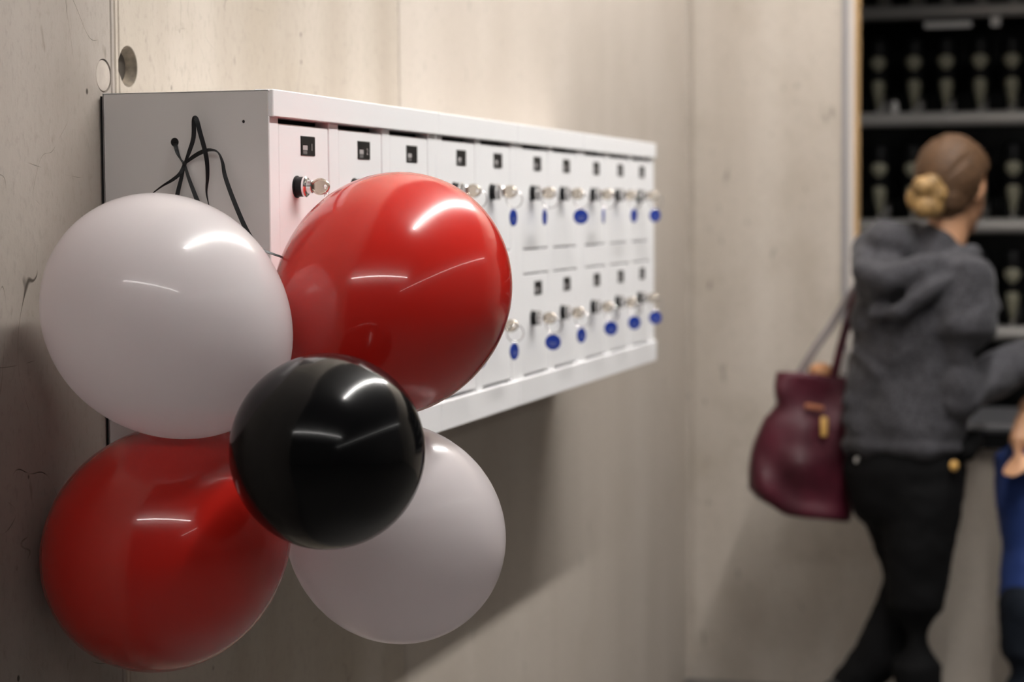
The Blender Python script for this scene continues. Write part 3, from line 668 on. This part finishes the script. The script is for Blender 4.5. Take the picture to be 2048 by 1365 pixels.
# hoodie
bm = bmesh.new()
loft(bm, [(Wp(1810, 893), 0.178, 0.137, bs), (Wp(1810, 850), 0.186, 0.145, bs), (Wp(1812, 760), 0.168, 0.135, bs), (Wp(1825, 650), 0.185, 0.142, bs), (Wp(1840, 575), 0.195, 0.125, bs), (Wp(1855, 520), 0.135, 0.09, bs), (Wp(1872, 497), 0.085, 0.08, bs)], 28)
for arm, r in ((rarm, (0.078, 0.080, 0.070, 0.064, 0.045)), (larm, (0.07, 0.07, 0.062, 0.056, 0.042))): tube(bm, arm, r, 18)
tube(bm, [rarm[2] + Z * 0.03, rarm[2] - Z * 0.03 - RH * 0.01], [0.06, 0.055], 14)
# sleeve fold
tube(bm, [Wp(1900, 655, -0.2), Wp(1950, 630, -0.2), Wp(1984, 612, -0.15)], [0.02, 0.024, 0.018], 12)
# hem roll
ring = [Wp(1810, 888) + (bs * 0.176 * math.cos(t) + bf * 0.135 * math.sin(t)) for t in [2 * math.pi * k / 24 for k in range(25)]]
tube(bm, ring, [0.016] * 25, 8)
for pts, r in (([(1700, 800), (1760, 815), (1840, 822), (1900, 810)], 0.016), ([(1697, 842), (1750, 850), (1830, 862), (1890, 862)], 0.017), ([(1705, 700), (1760, 745), (1830, 775)], 0.016), ([(1850, 640), (1862, 700), (1870, 770)], 0.018), ([(1720, 650), (1790, 690), (1850, 700)], 0.014)):
    tube(bm, [Wp(x, y, -0.135 + 0.0000075 * (x - 1830) ** 2) for x, y in pts], [r] * len(pts), 10)
# hood lying on the back
ell(bm, Wp(1783, 492, -0.03), (RH, FH, Z), (0.078, 0.085, 0.072), 18)
ell(bm, Wp(1768, 562, -0.09), (RH, FH, Z), (0.074, 0.07, 0.078), 18)
tube(bm, [Wp(1950, 505, -0.06), Wp(1905, 528, -0.125), Wp(1840, 545, -0.165), Wp(1775, 560, -0.165), Wp(1733, 545, -0.11), Wp(1728, 500, -0.02), Wp(1760, 468, 0.05), Wp(1830, 470, 0.08)], [0.026, 0.036, 0.04, 0.042, 0.04, 0.036, 0.034, 0.03], 14)
tube(bm, [Wp(1930, 540, -0.17), Wp(1860, 580, -0.2), Wp(1800, 620, -0.18), Wp(1745, 628, -0.12)], [0.016, 0.024, 0.024, 0.018], 12)
cloth(bm, 'hoodie', worg, 'hoodie', woman, 0.009, 2, 0.015, 9, 'dark grey hooded sweatshirt')
# trousers
bm = bmesh.new()
loft(bm, [(Wp(1811, 885), 0.165, 0.125, bs), (Wp(1809, 940), 0.178, 0.143, bs), (Wp(1812, 1000), 0.16, 0.135, bs)], 28)
tube(bm, rleg, [0.103, 0.09, 0.073, 0.066, 0.055], 18)
tube(bm, lleg, [0.103, 0.086, 0.074, 0.067, 0.055], 18)
cloth(bm, 'trousers', worg, 'pants', woman, 0.01, 4, 0.005, 14, 'black trousers')
for lg, dz in ((rleg, 0), (lleg, 1)):
    bm = bmesh.new(); hl = V((lg[4].x, lg[4].y, 0.0)) - fd * 0.06
    if dz: shoe(bm, hl + Z * 0.045, (fd - Z * 0.16).normalized(), 0.25)
    else: shoe(bm, hl, fd, 0.25)
    me = remesh(bm, 'shoe', 0.008, 2)
    me.transform(Matrix.Translation(-worg)); link('shoe', me, 'shoe', woman)
def stud(px, py, dv, r, m, name, lab, sz=1.0):
    bm = bmesh.new(); ell(bm, Wp(px, py, dv) - worg, (RH, FH, Z), (r, r * 0.6, r * sz), 14); o = link(name, fin(bm, name, True), m, woman); o['label'] = lab
stud(1716, 921, -0.035, 0.010, 'pale', 'pocket_button', 'pale round button')
stud(1908, 932, -0.165, 0.012, 'gold', 'pocket_clasp', 'small gold clasp', 1.2)
bm = bmesh.new(); loft(bm, [(Wp(1925, 905, -0.12), 0.03, 0.035, Z), (Wp(1950, 880, -0.08), 0.028, 0.03, Z)], 14)
cloth(bm, 'belt_pouch', worg, 'pants', woman, 0.008, 2)

# --- the bag
BD = 5.745
def Bp(px, py, dv=0.0): return at(px, py, BD + dv)
borg = Bp(1610, 1030)
bag = empty('tote_bag', borg, 'maroon shoulder bag hanging behind the person in grey', 'bag')
rowsb = [(752, 1553, 1705, 0.045), (785, 1551, 1705, 0.05), (815, 1549, 1705, 0.055), (845, 1524, 1705, 0.062), (900, 1510, 1705, 0.075), (950, 1495, 1705, 0.085), (985, 1493, 1705, 0.085), (1008, 1510, 1708, 0.08), (1026, 1555, 1704, 0.07), (1036, 1610, 1695, 0.05)]
bm = bmesh.new(); rings = []; n = 40
for y, x0, x1, th in rowsb:
    c = Bp((x0 + x1) / 2, y); hw = (x1 - x0) / 2 * BD / FPX; rg = []
    for k in range(n):
        t = 2 * math.pi * k / n; cx = math.copysign(abs(math.cos(t)) ** 0.55, math.cos(t)); sx = math.copysign(abs(math.sin(t)) ** 0.7, math.sin(t))
        tilt = Z * (-0.012 * cx)
        rg.append(bm.verts.new(c + RH * hw * cx + FH * th * sx + tilt - borg))
    rings.append(rg)
for r0, r1 in zip(rings, rings[1:]):
    for k in range(n): bm.faces.new((r0[k], r0[(k + 1) % n], r1[(k + 1) % n], r1[k]))
bm.faces.new(rings[-1]); bm.faces.new(rings[0][::-1])
bmesh.ops.subdivide_edges(bm, edges=[e for e in bm.edges], cuts=2, use_grid_fill=True)
for v in bm.verts:
    q = v.co * 9; v.co += (V((noise.noise(q), noise.noise(q + V((7, 3, 1))), noise.noise(q + V((2, 9, 5))))) * 0.016 + V((0, -1, 0)) * 0.022 * noise.noise(V((v.co.x * 9 + v.co.z * 7, 0, v.co.z * 11))))
link('bag_body', fin(bm, 'bag_body', True), 'maroon', bag)
def band(name, pts, wd, th, m, parent, org, hint):
    bm = bmesh.new(); loft(bm, [(V(p) - org, w_, th, hint) for p, w_ in zip(pts, wd)], 12); return link(name, fin(bm, name, True), m, parent)
band('strap', [Bp(1600, 748, 0.03), Bp(1625, 705, 0.03), Bp(1660, 655, 0.03), Bp(1697, 596, 0.03), Bp(1740, 535, 0.03)], [0.011] * 5, 0.003, 'strap', bag, borg, RH)
band('strap', [Bp(1668, 752, -0.03), Bp(1680, 700, -0.03), Bp(1697, 640, -0.02), Bp(1712, 590, 0.0), Bp(1745, 535, 0.02)], [0.012] * 5, 0.003, 'maroon', bag, borg, RH)
bm = bmesh.new(); loft(bm, [(Bp(1648, 836, -0.083) - borg, 0.009, 0.004, RH), (Bp(1648, 850, -0.086) - borg, 0.010, 0.004, RH), (Bp(1648, 872, -0.088) - borg, 0.009, 0.004, RH)], 12); o = link('zip_pull', fin(bm, 'zip_pull', True), 'gold', bag); o['label'] = 'gold zip pull'
bm = bmesh.new(); loft(bm, [(Bp(1612, 812, -0.066) - borg, 0.007, 0.004, Z), (Bp(1630, 815, -0.07) - borg, 0.008, 0.004, Z), (Bp(1646, 818, -0.07) - borg, 0.006, 0.004, Z)], 12); o = link('leather_label', fin(bm, 'leather_label', True), 'tan', bag); o['label'] = 'tan leather patch'
bm = bmesh.new(); ell(bm, V((0, 0, 0)), (RH, FH, Z), (0.034, 0.03, 0.024), 16)
for v in bm.verts: v.co += v.co.normalized() * 0.006 * noise.noise(v.co * 60)
o = link('folded_scarf', fin(bm, 'folded_scarf', True), 'orange', None, Bp(1642, 744)); tag(o, 'orange-brown cloth poking out of the maroon bag', 'cloth')
bm = bmesh.new(); loft(bm, [(V((0, 0, -0.02)), 0.014, 0.012, RH), (V((0.003, 0, 0.012)), 0.013, 0.011, RH), (V((0.005, 0, 0.03)), 0.007, 0.007, RH)], 14)
o = link('white_bottle', fin(bm, 'white_bottle', True), 'pale', None, Bp(1690, 728)); tag(o, 'small white object sticking out of the maroon bag', 'bottle')

# --- the child
CD = 5.72
def Cp(px, py, dv=0.0): return at(px, py, CD + dv)
cf = (RH * math.cos(0.6) + FH * math.sin(0.6)); cs = cf.cross(Z).normalized()
q = Cp(2066, 1300); corg = V((q.x, q.y, 0))
chc = Cp(2142, 796, 0.03)
carm = [Cp(2062, 912, -0.09), Cp(2028, 938, -0.165), Cp(2038, 885, -0.13), Cp(2046, 838, -0.10)]
carm2 = [Cp(2095, 915, 0.08), Cp(2120, 960, 0.12), Cp(2170, 900, 0.17), Cp(2195, 862, 0.19)]
bm = bmesh.new(); head(bm, chc, cf, 0.88)
loft(bm, [(chc - Z * 0.05 - cf * 0.01, 0.036, 0.036, cs), (Cp(2108, 872, 0.01), 0.036, 0.036, cs), (Cp(2090, 905), 0.05, 0.045, cs)], 14)
loft(bm, [(Cp(2064, 1190), 0.07, 0.06, cs), (Cp(2066, 1090), 0.068, 0.058, cs), (Cp(2068, 1000), 0.08, 0.068, cs), (Cp(2074, 925), 0.09, 0.06, cs), (Cp(2086, 900), 0.05, 0.04, cs)], 20)
for a in (carm, carm2): tube(bm, a, [0.036, 0.036, 0.028, 0.02], 12)
hand(bm, carm[3], carm[3] - carm[2], cf, 0.62, 0.35, 1); hand(bm, carm2[3], carm2[3] - carm2[2], cf, 0.62, 0.35, -1)
def cfl(px, dv, z): w_ = Cp(px, 1300, dv); return V((w_.x, w_.y, z))
cl1 = [Cp(2052, 1205, -0.04), Cp(2052, 1310, -0.04), Cp(2055, 1370, -0.04), cfl(2055, -0.04, 0.06)]
cl2 = [Cp(2078, 1205, 0.05), Cp(2080, 1310, 0.05), Cp(2085, 1370, 0.05), cfl(2085, 0.05, 0.06)]
for a in (cl1, cl2): tube(bm, a, [0.055, 0.042, 0.038, 0.028], 12); tube(bm, [a[3] - Z * 0.03, a[3] - Z * 0.035 + cf * 0.1], [0.026, 0.018], 10)
child = finish_body(bm, 'person', corg, 'small child in a blue T-shirt reaching up to the counter', 0.0052)
bm = bmesh.new()
loft(bm, [(Cp(2064, 1198), 0.095, 0.086, cs), (Cp(2068, 1100), 0.087, 0.08, cs), (Cp(2068, 1010), 0.106, 0.10, cs), (Cp(2070, 930), 0.118, 0.105, cs), (Cp(2082, 902), 0.08, 0.06, cs), (Cp(2092, 890), 0.05, 0.05, cs)], 24)
tube(bm, [carm[0] + FH * 0.04, carm[0] * 0.8 + carm[1] * 0.2 + Z * 0.012], [0.058, 0.05], 14); tube(bm, [carm2[0], carm2[0] * 0.4 + carm2[1] * 0.6], [0.05, 0.045], 14)
cloth(bm, 'tshirt', corg, 'shirt', child, 0.008, 3, 0.004, 16, 'blue T-shirt')
bm = bmesh.new(); loft(bm, [(Cp(2064, 1185), 0.085, 0.075, cs), (Cp(2064, 1215), 0.09, 0.08, cs)], 20)
for a in (cl1, cl2): tube(bm, a, [0.076, 0.068, 0.062, 0.054], 14)
cloth(bm, 'jeans', corg, 'jeans', child, 0.008, 3, 0.004, 16, 'dark blue jeans')
bm = bmesh.new(); cu_ = Z; ell(bm, chc - cf * 0.012 + Z * 0.012, (cf, cs, Z), (0.092, 0.076, 0.09), 20); ell(bm, chc - cf * 0.03 - Z * 0.03, (cf, cs, Z), (0.066, 0.066, 0.06), 16)
hm = remesh(bm, 'hair', 0.006, 2); bm = bmesh.new(); bm.from_mesh(hm)
dl = [v for v in bm.verts if (v.co - chc).dot(cf) > 0.0 and (v.co - chc).z < 0.03]
bmesh.ops.delete(bm, geom=dl, context='VERTS'); bmesh.ops.translate(bm, vec=-corg, verts=bm.verts)
o = link('hair', fin(bm, 'hair', True), 'hair', child); sol = o.modifiers.new('thick', 'SOLIDIFY'); sol.thickness = 0.005; sol.offset = -1
for q in (-1, 1):
    bm = bmesh.new(); ell(bm, chc + cf * 0.073 + cs * q * 0.028 - Z * 0.012 - corg, (cf, cs, Z), (0.01, 0.012, 0.007), 12); link('eye', fin(bm, 'eye', True), 'eye', child)
bm = bmesh.new(); ell(bm, chc + cf * 0.076 - Z * 0.072 - corg, (cf, cs, Z), (0.009, 0.02, 0.007), 12); link('mouth', fin(bm, 'mouth', True), 'lip', child)
for a in (cl1, cl2):
    bm = bmesh.new(); shoe(bm, V((a[3].x, a[3].y, 0)) - cf * 0.04, cf, 0.17, 0.036); me = remesh(bm, 'shoe', 0.008, 2); me.transform(Matrix.Translation(-corg)); link('shoe', me, 'shoe', child)
